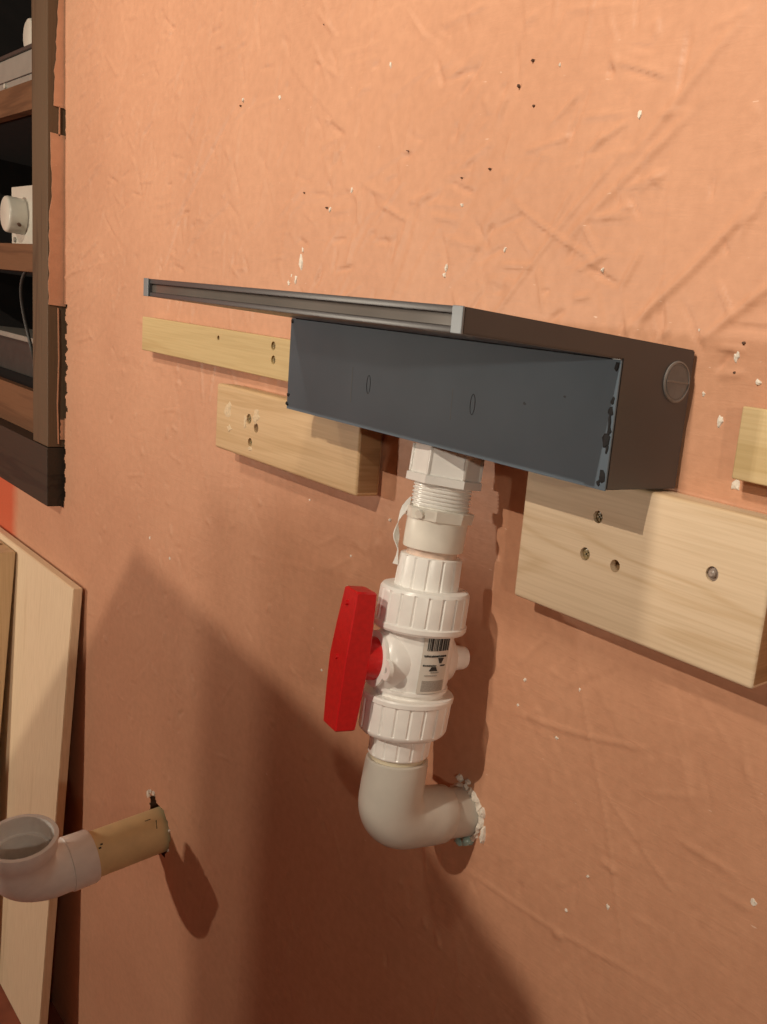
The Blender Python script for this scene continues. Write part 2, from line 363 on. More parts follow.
# flecks of bare plaster and dark flecks painted in for shaded holes (parts of the wall)
chips = [(-0.7251, 0.082, .007, .018), (-0.7365, 0.0566, .006, .010), (-0.7562, 0.0516, .006, .006), (-0.7486, 0.0618, .004, .006), (-0.7214, 0.0986, .004, .006),
 (0.0431, 0.0175, .0045, .009), (0.0356, -0.0404, .005, .010), (0.0623, -0.0943, .010, .009), (0.0701, -0.0024, .006, .005), (0.0134, -0.0187, .003, .004),
 (-0.3868, 0.0826, .003, .006), (-0.3894, 0.0744, .004, .004), (-0.109, 0.2304, .004, .010), (-0.0927, 0.2159, .005, .007), (-0.5331, 0.3218, .004, .006),
 (-0.8105, 0.3089, .004, .005), (-0.9259, 0.3165, .004, .005), (-0.6551, 0.1522, .004, .005), (-0.6031, 0.1767, .004, .006), (-0.1812, -0.3969, .004, .004),
 (-0.1145, -0.4111, .004, .003), (-0.0111, -0.5635, .005, .005), (0.1546, -0.4658, .005, .006), (-0.0685, -0.5993, .004, .004), (-0.044, -0.544, .003, .003),
 (-1.2392, -0.4444, .005, .005), (-1.1444, -0.4609, .004, .005), (-0.4587, -0.2395, .004, .004), (-0.6611, -0.2534, .004, .003), (-0.5438, -0.3093, .003, .003),
 (-0.5985, -0.4967, .003, .004), (-0.0018, 0.0378, .003, .003), (-0.1322, 0.0873, .003, .004), (-0.1746, -0.364, .003, .003), (-0.0901, -0.3458, .003, .003),
 (-0.3672, 0.1535, .003, .003), (-0.2838, 0.1045, .003, .004), (-0.2275, 0.2876, .002, .003)]
for i, (x, z, sx, sz) in enumerate(chips):
    link('plaster_chip', blob((x, 0.001, z), (sx, sz, .0025), 9, seed=i), M_CHIP, wall)
pits = [(-0.6967, 0.3899, .003), (-0.2696, 0.2962, .004), (-0.288, 0.2735, .0045), (-0.323, 0.191, .003), (-0.4828, 0.2187, .002), (-0.6632, 0.1549, .004),
        (-0.7247, 0.1761, .003), (-0.9317, 0.3084, .003), (-0.3717, 0.1833, .002), (0.0440, 0.0035, .004), (0.048, 0.030, .004), (-0.2607, 0.2512, .003)]
for i, (x, z, s) in enumerate(pits):
    link('pit_shade_fleck', blob((x, 0.0005, z), (s*.7, s*.6, .003), 8, seed=100+i), M_PIT, wall)
# plaster smeared over the side of the niche frame
def smear(poly, x0=-1.7395, th=.0018):
    return link('plaster_smear', prism(poly, 0, x0, x0+th), M_WALL, wall)
rs = random.Random(5)
def ragged(z0, z1, f, n=22):
    zz = [z0+(z1-z0)*i/n for i in range(n+1)]
    return [(-f(z)+rs.uniform(-.0015, .0015), z) for z in zz] + [(0.003, z1), (0.003, z0)]
smear(ragged(0.372, 0.62, lambda z: .020-.055*max(0, z-.40)))
smear(ragged(-0.035, 0.318, lambda z: .028 if z < .16 else .024))
smear([(-.008, .315), (-.008, .372), (-.010, .374), (-.011, .315)])
smear([(-.010, -.04), (-.0085, -.15), (-.011, -.25), (-.009, -.34), (-.0115, -.34), (-.0135, -.25), (-.011, -.15), (-.0125, -.04)])
smear(ragged(-0.33, -0.285, lambda z: .006, 8))

# floor
bm = box(-3.2, 2.2, -3.4, 0.06, FZ-0.05, FZ)
tag(link('floor', bm, M_FLOOR), 'dull red floor at the foot of the wall', kind='structure')

tag(link('wall_left', box(-3.26, -3.201, -1.3, 0.06, FZ, 1.4), M_WALL), 'red-orange painted return wall', kind='structure')

# ------------------------------------------------------------------ niche cabinet on the left
def sub(root, name, bm, mat, smooth=False, angle=40, parent=None):
    o = link(name, bm, mat, None, smooth, angle); p = parent or root
    o.parent = p; bpy.context.view_layer.update(); o.matrix_parent_inverse = p.matrix_world.inverted(); return o
cab = tag(empty('wall_cabinet', (-1.79, 0, -0.484)), 'dark stained wooden open cabinet set into the plaster wall', 'cabinet')
def cpart(name, bm, mat): 
    o = link(name, bm, mat); o.parent = cab; o.matrix_parent_inverse = Matrix.Translation(cab.location).inverted(); return o
cpart('stile', box(-1.846, -1.7405, -0.030, 0.05, -0.348, 1.3, .002), M_FRAME)
cpart('stile', box(-3.196, -3.095, -0.030, 0.05, -0.348, 1.3, .002), M_FRAME)
cpart('bottom_rail', box(-3.196, -1.7415, -0.031, 0.05, -0.485, -0.350, .002), M_RAIL)
sh = cpart('shelf', box(-3.08, -1.85, 0.0225, 0.36, 0.391+.002, 0.453-.001, .001), M_NICHE_SHADE)  # shelf boards coloured black in place of the shade beneath them
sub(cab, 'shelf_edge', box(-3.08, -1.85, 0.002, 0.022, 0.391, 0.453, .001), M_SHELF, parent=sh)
sh = cpart('shelf', box(-3.08, -1.85, 0.0225, 0.36, 0.032+.002, 0.096-.001, .001), M_NICHE_SHADE)
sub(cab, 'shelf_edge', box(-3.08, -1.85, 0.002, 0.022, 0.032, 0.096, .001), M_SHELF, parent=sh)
sh = cpart('shelf', box(-3.08, -1.85, 0.0225, 0.36, -0.349+.002, -0.248-.001, .001), M_NICHE_SHADE)
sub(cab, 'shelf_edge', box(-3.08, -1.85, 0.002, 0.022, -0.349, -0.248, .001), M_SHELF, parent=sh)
cpart('back_panel', box(-3.1, -1.75, 0.361, 0.375, -0.48, 1.3), M_NICHE_SHADE)
cpart('side_panel', box(-3.1, -3.09, 0.052, 0.36, -0.34, 1.3), M_NICHE_SHADE)
cpart('top_panel', box(-3.09, -1.762, 0.052, 0.36, 1.28, 1.3), M_NICHE_SHADE)
cpart('side_panel', box(-1.762, -1.752, 0.052, 0.36, -0.34, 1.3), M_NICHE_SHADE)
# things on the shelves
g = tag(empty('metal_box', (-2.2, 0.06, 0.453)), 'grey metal box lying on the upper shelf of the dark cabinet', 'box')
sub(g, 'body', box(-2.75, -1.92, 0.008, 0.13, 0.4535, 0.522, .002), M_METAL)
sub(g, 'lid', box(-2.76, -1.915, 0.004, 0.135, 0.5225, 0.531, .002), M_DKMETAL)
sub(g, 'seam', box(-2.75, -1.92, 0.0065, 0.009, 0.470, 0.472), M_DKMETAL)
sub(g, 'screw', cyl_between((-2.19, 0.009, .462), (-2.19, 0.004, .462), .006, 14), M_KNOB)
def disc_y(x, z, y0, y1, r, bev=.004, seg=32):
    return sweep([(x, y0, z), (x, y1+bev, z), (x, y1+bev*.3, z), (x, y1, z)], [r, r, r-bev*.4, r-bev], seg)
kb = tag(empty('round_cap', (-2.13, 0.07, .531)), 'round white cap standing above the grey metal box', 'cap')
sub(kb, 'cap', disc_y(-2.105, .573, .10, .03, .040, .006), M_KNOB, True, 50)
sub(kb, 'base', box(-2.135, -2.075, .03, .10, .5315, .55, .002), M_KNOB)
dm = tag(empty('dimmer_switch', (-2.2, 0.05, .096)), 'off-white wall dial with square plate on the middle shelf', 'switch')
sub(dm, 'plate', box(-2.305, -1.93, .045, .055, .0965, .243, .002), M_KNOB)
k = sub(dm, 'dial', disc_y(-2.205, .168, .044, .006, .044, .005), M_KNOB, True, 50)
sub(dm, 'set_screw', cyl_between((-2.170, .026, .148), (-2.1605, .026, .144), .004, 10), M_PIT, parent=k)
sub(dm, 'plate_screw', cyl_between((-2.27, .045, .112), (-2.27, .041, .112), .007, 12), M_METAL)
dv = tag(empty('electronics_box', (-2.3, .2, -.248)), 'dark grey flat device lying on the lowest cabinet shelf', 'device')
sub(dv, 'body', box(-2.9, -1.90, .10, .30, -.2475, -.15, .004), M_DKMETAL)
sub(dv, 'top_plate', box(-2.9, -1.90, .08, .31, -.1495, -.135, .003), M_METAL)
bm = sweep([(-2.06+.085*math.cos(t), .03+.01*math.sin(t*2), -.075+.12*math.sin(t)) for t in np.linspace(1.2, 4.6, 26)], [.004]*26, 8)
tag(link('cable', bm, M_DKMETAL, None, True), 'thin black cable looping in the lower cabinet opening', 'cable')

# ------------------------------------------------------------------ boards leaning under the niche
def leaning(name, x0t, x1t, x0b, x1b, zt, yt, yb, th, mat, label):
    root = tag(empty(name, ((x0b+x1b)/2, yb, FZ)), label, 'board', 'boards leaning under the cabinet')
    bm = bmesh.new()
    P = [(x0b, yb, FZ+.001), (x1b, yb, FZ+.001), (x1t, yt, zt), (x0t, yt, zt)]
    f = [bm.verts.new(p) for p in P]; bk = [bm.verts.new((p[0], p[1]+th, p[2])) for p in P]
    bm.faces.new(f); bm.faces.new(bk[::-1])
    for i in range(4): bm.faces.new((f[i], f[(i+1) % 4], bk[(i+1) % 4], bk[i]))
    bmesh.ops.recalc_face_normals(bm, faces=bm.faces[:])
    bmesh.ops.bevel(bm, geom=bm.edges[:], offset=.0015, segments=2, affect='EDGES')
    return root, bm
rb, bm = leaning('leaning_board', -2.45, -1.588, -2.42, -1.652, -0.640, -0.0235, -0.078, 0.018, M_BOARD, 'wide pale board leaning against the wall, behind the narrower plank')
sub(rb, 'board', bm, M_BOARD)
rb2, bm = leaning('leaning_plank', -2.3, -2.0, -2.3, -2.0, -0.655, -0.062, -0.152, 0.035, M_BOARD2, 'thick pale plank at the left edge, in front of the wide leaning board')
sub(rb2, 'plank', bm, M_BOARD2)
sub(rb2, 'knot', cyl_between((-2.09, -.045, -.656), (-2.09, -.045, -.6542), .012, 14), M_HOLE)

# ------------------------------------------------------------------ pine blocks screwed to the wall
def block(name, x0, x1, z0, z1, th, mat, label, holes, bev=.003, tilt=0.0):
    cx, cz = (x0+x1)/2, z0
    root = tag(empty(name, (cx, -0.004, cz)), label, 'wood block', 'pine pieces screwed to the wall')
    o = link('block', box(x0-cx, x1-cx, -th+.004, 0.0, 0, z1-z0, bev, 3), mat, root, True, 40)
    boolean_cut(o, [(hx-cx, -th+.004, hz-cz, r, d) for hx, hz, r, d, kind in holes])
    o.data.shade_smooth(); o.data.set_sharp_from_angle(angle=math.radians(40))
    o.data.materials.append(M_END)
    for p in o.data.polygons:
        if abs(p.normal.x) > .9 and p.area > 2e-4: p.material_index = 1     # sawn end grain
    for hx, hz, r, d, kind in holes:
        y = -th+.004+d
        if kind == 'screw':
            bm = lathe([(0, r*.98), (.0015, r*.9), (.002, r*.5), (.0005, r*.25)], 14)
            box(-r*.6, r*.6, -r*.13, r*.13, .0012, .0024, bm=bm); box(-r*.13, r*.13, -r*.6, r*.6, .0012, .0024, bm=bm)
            m_ = M_SCREW
        elif kind == 'bolt':
            bm = lathe([(0, r*.98), (.001, r*.95), (.0012, r*.55), (.004, r*.5), (.005, r*.3)], 16); m_ = M_STEEL
        else:
            bm = lathe([(0, r*.98), (.0008, r*.9), (-.001, r*.3)], 14); m_ = M_HOLE
        bmesh.ops.rotate(bm, verts=bm.verts, cent=(0, 0, 0), matrix=Matrix.Rotation(math.pi/2, 3, 'X'))
        bmesh.ops.translate(bm, verts=bm.verts, vec=(hx-cx, y-.0002, hz-cz))
        link('screw' if kind != 'hole' else 'drill_hole', bm, m_, root, True, 30)
    return root
block('pine_block', -0.1687, 0.136, -0.2574, -0.1122, 0.038, M_PINE_R, 'wide pale pine block under the right end of the grey box',
      [(-0.0625, -0.149, .0062, .005, 'screw'), (-0.0732, -0.1886, .0066, .005, 'screw'), (-0.0328, -0.1906, .0062, .009, 'hole'), (0.0779, -0.1697, .0068, .004, 'bolt')], .004)
bl = block('pine_block', -0.8906, -0.4821, -0.2125, -0.1112, 0.038, M_PINE_L, 'honey pine block under the left end of the grey box',
      [(-0.7804, -0.1529, .0075, .004, 'screw'), (-0.7741, -0.187, .0065, .005, 'screw'), (-0.757, -0.163, .007, .003, 'hole')], .005)
# gouged tear-outs around the screws of the left block
for i, (gx, gz, sx, sz) in enumerate([(-.8495, -.148, .016, .020), (-.842, -.176, .012, .007), (-.757, -.146, .013, .013), (-.792, -.160, .007, .016), (-.7741, -.196, .009, .005)]):
    link('splinter', blob((gx - (-0.8906-0.4821)/2, -.0339, gz+.2125), (sx, sz, .0011), 11, seed=700+i), M_TEAR, bl)
block('pine_strip', -1.243, -0.560, -0.0885, -0.0285, 0.020, M_PINE_S, 'narrow yellow pine strip on the wall left of the grey box',
      [(-0.7536, -0.0411, .0065, .004, 'screw'), (-0.7515, -0.0612, .0065, .004, 'screw'), (-0.9332, -0.0435, .004, .003, 'hole')], .002)
block('pine_strip', 0.070, 0.62, -0.087, -0.0235, 0.020, M_PINE_S2, 'short yellow pine strip end at the right edge above the wide block', [], .002)

# ------------------------------------------------------------------ grey spillway box
X0, D, L, ZB, ZP = -0.545, 0.1012, 0.269, -0.1098, 0.0189
sb = tag(empty('spillway_box', (X0/2, -0.005, ZB)), 'slate grey plastic waterfall box with long projecting lip on the wall', 'spillway')
prof = [(-0.004, ZP), (-L, ZP), (-L, 0.0006), (-D-.001, 0.0006), (-D+.001, -.004), (-D+.001, ZB), (-0.004, ZB)]
pr = [(-0.004, ZP), (-L, ZP), (-L, 0.0006), (-D-.0012, 0.0006), (-D-.0012, ZB), (-0.004, ZB)]
sub(sb, 'end_panel', prism(pr, 0, -0.0115, 0.0, .0012), M_PVC_GREY, True, 30)
sub(sb, 'end_panel', prism(pr, 0, X0, X0+.0115, .0012), M_PVC_GREY, True, 30)
sub(sb, 'front_panel', box(X0+.0004, 0.0002, -D-.0030, -D-.0014, ZB-.0006, -.0002, .0005), M_PVC_SHEEN, True, 30)
sub(sb, 'top_plate', box(X0+.0118, -0.0118, -L+.0005, -0.004, ZP-.0050, ZP, .0008), M_PVC_GREY, True, 30)
sub(sb, 'lip_plate', box(X0+.0118, -0.0118, -L+.0005, -D+.011, 0.0006, 0.0050, .0008), M_PVC_GREY, True, 30)
sub(sb, 'bottom_panel', box(X0+.0118, -0.0118, -D+.0105, -0.004, ZB, ZB+.008), M_PVC_GREY)
sub(sb, 'back_panel', box(X0+.0118, -0.0118, -.012, -0.004, ZB+.0082, ZP-.0052), M_PVC_GREY)
sub(sb, 'slot_strip', box(X0+.0118, -0.0118, -L+.0030, -L+.010, 0.0052, ZP-.0052, .0004), M_SMOKE)
for xa in (-0.0116, X0-.0002):
    sub(sb, 'lip_end_cap', box(xa, xa+.0118, -L-.0012, -L+.0006, 0.0004, ZP+.0002, .0005), M_PVC_EDGE)
pl = sub(sb, 'plug', lathe([(0, .0188), (.0014, .0186), (.0018, .0172), (.0006, .0165), (.0006, .004)], 36), M_PLUGR, True, 30)
sub(sb, 'plug_face', lathe([(0.0002, .0163), (.0011, .0150), (.0013, .004)], 32), M_PLUG, True, 30, parent=pl)
sub(sb, 'plug_bar', box(-.0155, .0155, -.0009, .0009, .0012, .0021, .0003), M_PLUGR, parent=pl)
pl.rotation_mode = 'QUATERNION'
RP = Matrix(((0, 0, 1), (1, 0, 0), (0, 1, 0))).to_4x4()
pl.matrix_parent_inverse = sb.matrix_world.inverted()
pl.matrix_basis = Matrix.Translation((0.0002, -0.0265, -0.0115)) @ RP
for c_ in pl.children: c_.matrix_parent_inverse = Matrix.Identity(4)
# marks on the front panel
def oval(cx, cz, a, b, rad=.00035):
    pts = [(cx+a*math.cos(t), -D-.0031, cz+b*math.sin(t)) for t in np.linspace(0, 2*math.pi, 25)]
    return sweep(pts, [rad]*25, 5)
sub(sb, 'scuff_mark', oval(-.367, -.061, .0035, .010), M_MARKD); sub(sb, 'scuff_mark', oval(-.185, -.060, .0035, .010), M_MARKD)
sub(sb, 'scuff_mark', box(-.402, -.400, -D-.0032, -D-.0029, -.085, -.045, .0001), M_MARK); 
sub(sb, 'scuff_mark', box(-.2185, -.217, -D-.0032, -D-.0029, -.080, -.048, .0001), M_MARK)
for i, (x, z, s) in enumerate([(-.111, -.050, .004), (-.0607, -.0374, .003)]):
    sub(sb, 'scuff_mark', blob((x, -D-.0029, z), (s, s*.6, .0004), 7, seed=300+i), M_MARKD)
for i, (x, z, sx, sz) in enumerate([(-.0028, -.0344, .003, .004), (-.003, -.0428, .004, .004), (-.0025, -.0596, .003, .004), (-.004, -.068, .0055, .006), (-.002, -.0746, .002, .004),
        (-.004, -.0985, .0045, .005), (-.007, -.1048, .003, .003), (-.541, -.0934, .004, .003), (-.5425, -.1047, .004, .003), (-.5405, -.004, .003, .003), (-.003, -.006, .003, .006), (-.003, -.052, .0018, .010)]):
    sub(sb, 'glue_fleck', blob((x-.001, -D-.0028, z), (sx*1.35, sz*1.35, .0012), 9, seed=200+i), M_GLUE)

# ------------------------------------------------------------------ white drain line with ball valve
T = Vector((-0.2725, -0.058, -0.1098)); BT = Vector((-0.2575, -0.110, -0.540)); HOLE = Vector((-0.2545, 0.0, -0.5655))
LN = (T-BT).length; ez = (T-BT).normalized()
st = Vector((-0.17, -0.985, 0)); st = (st - ez*st.dot(ez)).normalized()   # valve stem direction
ey = -st; ex = ey.cross(ez)
RM = Matrix((ex, ey, ez)).transposed().to_4x4(); RM.translation = BT
va = tag(empty('drain_valve_line', BT, RM), 'white plastic drain pipe with union ball valve hanging under the grey box', 'pipe')
VI = RM.inverted()
def vp(name, bm, mat, smooth=True, angle=35, parent=None):
    o = link(name, bm, mat, parent or va, smooth, angle); return o
s = lambda v: LN - v      # distance below the box -> local height
# threaded hex coupling under the box
HR = 1.1
fa = vp('hex_coupling', lathe([(s(.0475), .0385), (s(.0468), .0408), (s(.0385), .0408), (s(.0372), .0372), (s(.007), .0372)], 6, HR), M_WHITE, False)
for i in range(6):
    t = HR + i*math.pi/3
    vp('rib', box(-.0016, .0016, -.0016, .0016, s(.0372), s(.0075), .0006), M_WHITE, parent=fa).location = (.0372*math.cos(t), .0372*math.sin(t), 0)
# male adapter: thread, hex flange, socket
thp = [(s(.0470), .029)]
for i in range(6):
    b0 = .0475 + i*.0042; thp += [(s(b0+.0006), .0300), (s(b0+.0018), .0318), (s(b0+.0030), .0318), (s(b0+.0042), .0300)]
ma = vp('male_adapter', lathe([(s(.1192), .0300), (s(.1185), .0322), (s(.117), .0328), (s(.0855), .0330), (s(.084), .031)][::1], 48), M_WHITE2)
vp('thread', lathe([(s(.0740), .0300)] + thp[::-1], 48), M_WHITE, parent=ma)
vp('hex_flange', lathe([(s(.0865), .0345), (s(.0858), .0372), (s(.0745), .0385), (s(.0735), .0365)], 8, .25), M_WHITE2, False, parent=ma)
vdir = Vector((CAM-BT)); vl = (RM.to_3x3().inverted() @ vdir); va_ang = math.atan2(vl.y, vl.x)     # bearing of the open room side
aL = va_ang - 0.95
vp('lug', cyl_between((.034*math.cos(aL+.4), .034*math.sin(aL+.4), s(.079)), (.0385*math.cos(aL+.4), .0385*math.sin(aL+.4), s(.081)), .0045, 14), M_WHITE2, parent=ma)
# hanging thread tape
pts = []
rib_ = bmesh.new(); rows = []
for i in range(15):
    k_ = i/14; zt_ = .066 + .075*k_; rad = .0325 + .009*math.sin(min(1, k_*1.3)*2.6) ; a_ = aL - .50 + .12*math.sin(k_*9)
    wdt = .0032*(1+.5*math.sin(k_*13)) ; tw = .7*math.sin(k_*8)
    c0 = Vector((rad*math.cos(a_), rad*math.sin(a_), s(zt_))); tdir = Vector((-math.sin(a_+tw), math.cos(a_+tw), 0)); nrm = Vector((math.cos(a_+tw), math.sin(a_+tw), 0))*.0004
    rows.append([c0-tdir*wdt-nrm, c0+tdir*wdt-nrm, c0+tdir*wdt+nrm, c0-tdir*wdt+nrm])
rings(rib_, rows); vp('thread_tape', rib_, M_TAPE)
# neck
vp('neck', lathe([(s(.131), .0275), (s(.1185), .0275)], 40), M_PRIMER)
# ribbed sockets and union nuts
def ribmod(n, depth, z0, z1, duty=.72):
    def f(t, z, r):
        ph = (t*n/(2*math.pi)) % 1.0
        return r - depth if (z0 < z < z1 and ph > duty) else r
    return f
def ribbed(prof, n, depth, z0, z1, duty=.72):
    return lathe(prof, n*8, 0.0, mod=ribmod(n, depth, z0, z1, duty))
vp('union_socket', ribbed([(s(.175), .0345), (s(.1655), .0350), (s(.165), .0350), (s(.1285), .0338), (s(.1270), .0335), (s(.1262), .0322), (s(.1262), .0275)], 14, .0016, s(.166), s(.1275), .8), M_WHITE, True, 25)
vp('union_nut', ribbed([(s(.2085), .0440), (s(.2080), .0495), (s(.2055), .0510), (s(.2010), .0510), (s(.1995), .0492), (s(.1990), .0492), (s(.1665), .0486), (s(.1655), .0484), (s(.1625), .0465), (s(.1612), .0430), (s(.1612), .0350)], 20, .0016, s(.1992), s(.1660), .82), M_WHITE, True, 25)
vp('union_nut', ribbed([(s(.3275), .0340), (s(.3272), .0440), (s(.3245), .0468), (s(.3215), .0480), (s(.3205), .0480), (s(.2895), .0488), (s(.2888), .0488), (s(.2878), .0500), (s(.2835), .0502), (s(.2815), .0490), (s(.2812), .0430)], 20, .0016, s(.3210), s(.2890), .82), M_WHITE, True, 25)
vp('union_socket', ribbed([(s(.3540), .0285), (s(.3540), .0322), (s(.3525), .0332), (s(.3515), .0333), (s(.3285), .0338), (s(.3275), .0338)], 14, .0014, s(.3520), s(.3280), .8), M_WHITE, True, 25)
vp('pipe_stub', lathe([(s(.372), .0290), (s(.3538), .0290)], 40), M_CREAM)
# valve body
bm = lathe([(s(.2813), .0385), (s(.2765), .0385), (s(.2760), .0415), (s(.2725), .0415), (s(.2720), .0395), (s(.262), .0410), (s(.2437), .0418), (s(.226), .0410), (s(.215), .0395), (s(.2085), .0390)], 56)
ZC_ = s(.2437)
sweep([(0, -.020, ZC_), (0, -.036, ZC_), (0, -.0440, ZC_), (0, -.0445, ZC_)], [.036, .0345, .0300, .0290], 36, bm)
sweep([(0, .020, ZC_), (0, .040, ZC_), (0, .047, ZC_), (0, .061, ZC_), (0, .0635, ZC_), (0, .0645, ZC_)], [.034, .026, .0150, .0135, .0125, .0100], 32, bm)
body = vp('valve_body', bm, M_WHITE, True, 40)
sweep_f = sweep([(0, -.0446, ZC_), (0, -.0475, ZC_), (0, -.0480, ZC_)], [.0305, .0305, .0290], 36)
vp('stem_flange', sweep_f, M_WHITE, True, 40, body)
ear = bmesh.new()
def ring_ear(cx, cz, r_out, r_in, y0, y1, seg=24):
    o1, o2, i1, i2 = [], [], [], []
    for k_ in range(seg):
        t = 2*math.pi*k_/seg; c_, s_ = math.cos(t), math.sin(t)
        o1.append(ear.verts.new((cx+r_out*c_, y0, cz+r_out*s_))); o2.append(ear.verts.new((cx+r_out*c_, y1, cz+r_out*s_)))
        i1.append(ear.verts.new((cx+r_in*c_, y0, cz+r_in*s_))); i2.append(ear.verts.new((cx+r_in*c_, y1, cz+r_in*s_)))
    for k_ in range(seg):
        j = (k_+1) % seg
        ear.faces.new((o1[k_], o1[j], o2[j], o2[k_])); ear.faces.new((i1[j], i1[k_], i2[k_], i2[j]))
        ear.faces.new((o1[j], o1[k_], i1[k_], i1[j])); ear.faces.new((o2[k_], o2[j], i2[j], i2[k_]))
EX = .0305
ring_ear(EX, ZC_-.004, .0110, .0040, -.0475, -.0430)
vp('mounting_ear', ear, M_WHITE, True, 40, body)
vp('ear_hole_shade', cyl_between((EX, -.0445, ZC_-.004), (EX, -.0438, ZC_-.004), .0042, 16), M_PIT, True, 40, body)  # dark disc painting the shade inside the ear's hole
# label with barcode
def cpatch(t0, t1, z0, z1, r, n=8):
    bm = bmesh.new(); A = []
    for i in range(n+1):
        t = t0+(t1-t0)*i/n; A.append([bm.verts.new(((r+e)*math.cos(t), (r+e)*math.sin(t), z)) for e, z in ((0, z0), (0, z1), (.0004, z1), (.0004, z0))])
    for a, b in zip(A[:-1], A[1:]):
        for k_ in range(4): bm.faces.new((a[k_], b[k_], b[(k_+1) % 4], a[(k_+1) % 4]))
    bm.faces.new(A[0]); bm.faces.new(A[-1][::-1])
    return bm
tL = va_ang + 0.62     # bearing of the label
lab = vp('label', cpatch(tL-.44, tL+.36, s(.2715), s(.2092), .0418, 14), M_LABEL, True, 40, va)
RL = .0424
tb = tL-.33
rb_ = random.Random(3)
while tb < tL+.27:
    wb = rb_.choice([.012, .02, .034, .05])
    vp('barcode_bar', cpatch(tb, tb+wb, s(.2235), s(.2100), RL, 2), M_INK, False, parent=lab); tb += wb + rb_.choice([.015, .022, .03])
def rowmarks(zc_, h, a0, a1, seed, mat=None):
    rr = random.Random(seed); t = a0; bm = bmesh.new()
    while t < a1:
        wb = rr.uniform(.012, .030); join(bm, cpatch(t, min(a1, t+wb), s(zc_+h/2), s(zc_-h/2*rr.uniform(.6, 1)), RL, 1)); t += wb+rr.uniform(.008, .016)
    vp('print_line', bm, mat or M_INK, False, parent=lab)
rowmarks(.2295, .0022, tL-.38, tL+.27, 1); rowmarks(.2400, .0018, tL-.38, tL-.02, 2); rowmarks(.2400, .0016, tL+.10, tL+.27, 3); rowmarks(.2510, .0014, tL-.30, tL+.05, 4, M_INKG); rowmarks(.2475, .0016, tL-.15, tL+.1, 6, M_INKG)
def tri(tc_, zt_, zb_, wt, wb):
    bm = bmesh.new(); f, bk = [], []
    for (t, z) in ((tc_-wb, zb_), (tc_+wb, zb_), (tc_+wt, zt_), (tc_-wt, zt_)):
        f.append(bm.verts.new(((RL+.0005)*math.cos(t), (RL+.0005)*math.sin(t), z))); bk.append(bm.verts.new(((RL-.0003)*math.cos(t), (RL-.0003)*math.sin(t), z)))
    bm.faces.new(f); bm.faces.new(bk[::-1])
    for i in range(4): bm.faces.new((f[i], f[(i+1) % 4], bk[(i+1) % 4], bk[i]))
    return bm
vp('warning_mark', tri(tL+.10, s(.2315), s(.2375), .09, .03), M_INK, False, parent=lab)
vp('warning_mark', tri(tL-.08, s(.2415), s(.2460), .06, .12), M_INK, False, parent=lab)
vp('grey_print', cpatch(tL-.34, tL+.32, s(.2690), s(.2570), .0420, 10), M_INKG, True, parent=lab)
# red handle
def handle_mesh():
    bm = bmesh.new(); loops = []
    for k_, hw, d0, d1 in ((-.0752, .0150, .0645, .0835), (-.0735, .0172, .0630, .0850), (-.035, .0200, .0622, .0868), (0, .0215, .0615, .0880), (.035, .0198, .0622, .0868), (.0735, .0168, .0630, .0850), (.0752, .0146, .0645, .0835)):
        c_ = .0012
        lp = [(-hw+c_, -d0), (hw-c_, -d0), (hw, -d0-c_), (hw, -d1+c_), (hw-c_, -d1), (-hw+c_, -d1), (-hw, -d1+c_), (-hw, -d0-c_)]
        loops.append([Vector((x, y, ZC_+k_)) for x, y in lp])
    return rings(bm, loops)
hd = vp('handle', handle_mesh(), M_RED, True, 30)
vp('collar', sweep([(0, -.0482, ZC_), (0, -.0630, ZC_)], [.0235, .0225], 36), M_RED, True, 40, hd)
for zz in (.060, 0.002):
    vp('pin', sweep([(-.001, -.0850, ZC_+zz), (-.001, -.0885 if zz > .01 else -.0900, ZC_+zz)], [.0030, .0024], 12), M_RED, True, 40, hd)
# elbow to the wall
hl = VI @ HOLE; ha = hl.normalized()
E_UP = .0745; E_ARM = .078; RB = .030
path, rad = [], []
def add(p, r): path.append(Vector(p)); rad.append(r)
add((0, 0, E_UP-.0005), .0305); add((0, 0, E_UP), .0322); add((0, 0, E_UP-.0015), .0340); add((0, 0, E_UP-.006), .0345); add((0, 0, RB+.012), .0352)
c_ = Vector((0, 0, 1))*RB + ha*RB
for i in range(0, 13):
    t = math.pi/2*i/12
    p = Vector((0, 0, RB))*(1) ; p = (Vector((0, 0, 1))*RB)*(1-math.sin(t)) + ha*RB*(1-math.cos(t)); add(p, .0352)
add(ha*(E_ARM-.022), .0350); add(ha*(E_ARM-.0205), .0352); add(ha*(E_ARM-.002), .0345); add(ha*E_ARM, .0335); add(ha*(E_ARM+.0002), .0305)
vp('elbow', sweep(path, rad, 48), M_ELBOW, True, 35)
vp('wall_pipe', cyl_between(ha*(E_ARM-.004), ha*(hl.length+.05), .0302, 40), M_ELBOW, True, 40)
# ragged plaster collar and sealant where the pipe enters the wall
cr = random.Random(8); bm = bmesh.new(); loops = []
n_ = 40
for rr_, yy in ((.0308, .004), (.0312, -.003), (.0335, -.0025), (.0362, .002)):
    loops.append([Vector((HOLE.x + (rr_ + (cr.uniform(-.002, .004) if rr_ > .033 else 0))*math.cos(2*math.pi*i/n_), yy + cr.uniform(-.0028, .001), HOLE.z + (rr_+ (cr.uniform(-.002, .004) if rr_ > .033 else 0))*math.sin(2*math.pi*i/n_))) for i in range(n_)])
rings(bm, loops, cap0=False, cap1=False)
link('plaster_collar', bm, M_CHIP, wall)
bm = bmesh.new()
for i, (dx, dz, sx, sz) in enumerate([(-.012, -.033, .011, .008), (.004, -.037, .012, .007), (.016, -.031, .009, .009)]):
    blob((HOLE.x+dx, 0.001, HOLE.z+dz), (sx, sz, .012), 10, seed=400+i, bm=bm)
link('sealant', bm, M_TEAL, wall, True)
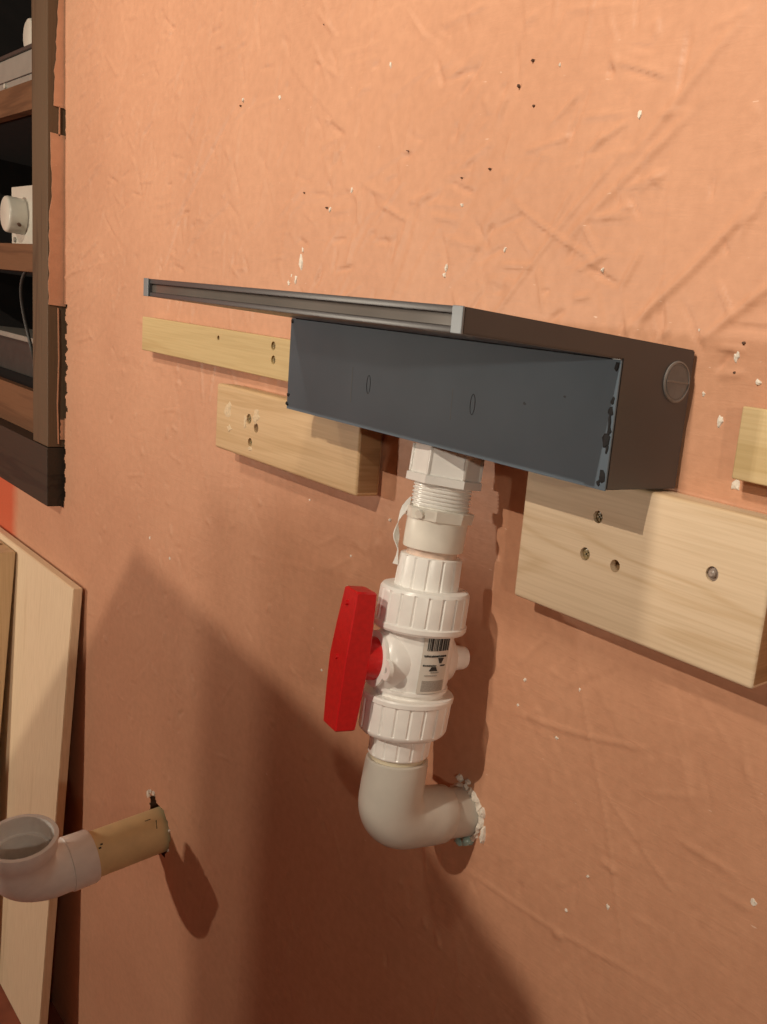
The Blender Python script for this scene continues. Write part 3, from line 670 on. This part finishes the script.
for i, (dx, dz, sx, sz) in enumerate([(-.012, .040, .008, .007), (.004, .042, .006, .005), (.036, .014, .006, .010), (.041, -.012, .006, .014)]):
    link('plaster_chip', blob((HOLE.x+dx, 0.001, HOLE.z+dz), (sx, sz, .007), 9, seed=500+i), M_CHIP, wall)

# ------------------------------------------------------------------ beige pipe stub with open elbow on the left
W0 = Vector((-1.158, 0.0, -1.029)); pd = Vector((0.0, -0.985, -0.085)).normalized()
pn = Vector((0.27, -0.12, 0.95)); pn = (pn - pd*pn.dot(pd)).normalized()
ps = tag(empty('elbow_pipe', W0), 'yellowed pipe stub with an open white elbow sticking out of the wall', 'pipe')
CR = 0.230
cor = pd*CR
sub2 = lambda name, bm, mat, parent=None: link(name, bm, mat, parent or ps, True, 35)
pp = sub2('pipe', cyl_between(pd*-0.05, pd*(CR-.095), .0445, 48), M_BEIGE)
path, rad = [], []
E2, RB2 = .110, .050
add(cor - pd*(E2+.0002), .045); add(cor - pd*E2, .0500); add(cor - pd*(E2-.003), .0515); add(cor - pd*(E2-.040), .0520); add(cor - pd*(E2-.0412), .0495)
for i in range(0, 13):
    t = math.pi/2*i/12
    add(cor - pd*RB2*(1-math.sin(t)) + pn*RB2*(1-math.cos(t)) if False else cor + (-pd)*(RB2*(1-math.sin(t))) + pn*(RB2*(1-math.cos(t))), .0500)
add(cor + pn*(E2-.040), .0500); add(cor + pn*(E2-.036), .0525); add(cor + pn*(E2-.002), .0555); add(cor + pn*E2, .0548)
add(cor + pn*E2, .0482); add(cor + pn*(E2-.038), .0465); add(cor + pn*(E2-.0385), .0410); add(cor + pn*(E2-.06), .0400); add(cor + pn*.005, .0380)
el = sub2('elbow', sweep(path, rad, 56, cap0=False), M_WHITE)
# ticks marked on the pipe
def on_pipe(dist, ang, r=.0448):
    side = pn.cross(pd).normalized(); return pd*dist + (pn*math.cos(ang) + side*math.sin(ang))*r
side = pn.cross(pd).normalized(); sg = 1 if side.x > 0 else -1
for d0, a0, d1, a1 in ((.012, .25, .016, .62), (.030, .10, .020, .10)):
    sub2('pencil_mark', cyl_between(on_pipe(d0, sg*a0), on_pipe(d1, sg*a1), .0007, 6), M_INK, pp)
for d0, a0 in ((.108, .42), (.112, .55)):
    sub2('pencil_mark', cyl_between(on_pipe(d0, sg*a0), on_pipe(d0+.004, sg*a0), .0016, 8), M_INK, pp)
for i, (dx, dz, sx, sz) in enumerate([(-.058, .052, .010, .016), (-.030, .066, .010, .008), (.048, .020, .005, .006), (.046, -.022, .004, .006), (-.046, .064, .008, .006)]):
    link('plaster_chip', blob((W0.x+dx, 0.001, W0.z+dz), (sx, sz, .004), 9, seed=600+i), M_CHIP, wall)

# ------------------------------------------------------------------ added unseen panels behind the viewpoint, shaped to shade the lower wall
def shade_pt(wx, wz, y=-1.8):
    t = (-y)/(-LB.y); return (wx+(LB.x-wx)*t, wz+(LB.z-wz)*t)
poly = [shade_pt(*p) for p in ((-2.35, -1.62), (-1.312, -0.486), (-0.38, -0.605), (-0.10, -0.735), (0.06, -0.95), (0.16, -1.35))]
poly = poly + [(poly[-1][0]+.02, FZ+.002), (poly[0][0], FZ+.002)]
o = link('shade_sheet', prism(poly, 1, -1.82, -1.80), M_SHADE_PANEL)  # added sheet, outlined to cast the wedge shadow
tag(o, 'added unseen sheet shaped to shade the lower wall', 'shade panel')
o = link('shade_slab', box(-2.16, -1.45, -1.84, -1.80, FZ+.002, -0.16, .003), M_SHADE_PANEL)  # added panel, placed to block the left bulbs
tag(o, 'added unseen wooden panel keeping light off the lower wall', 'panel')
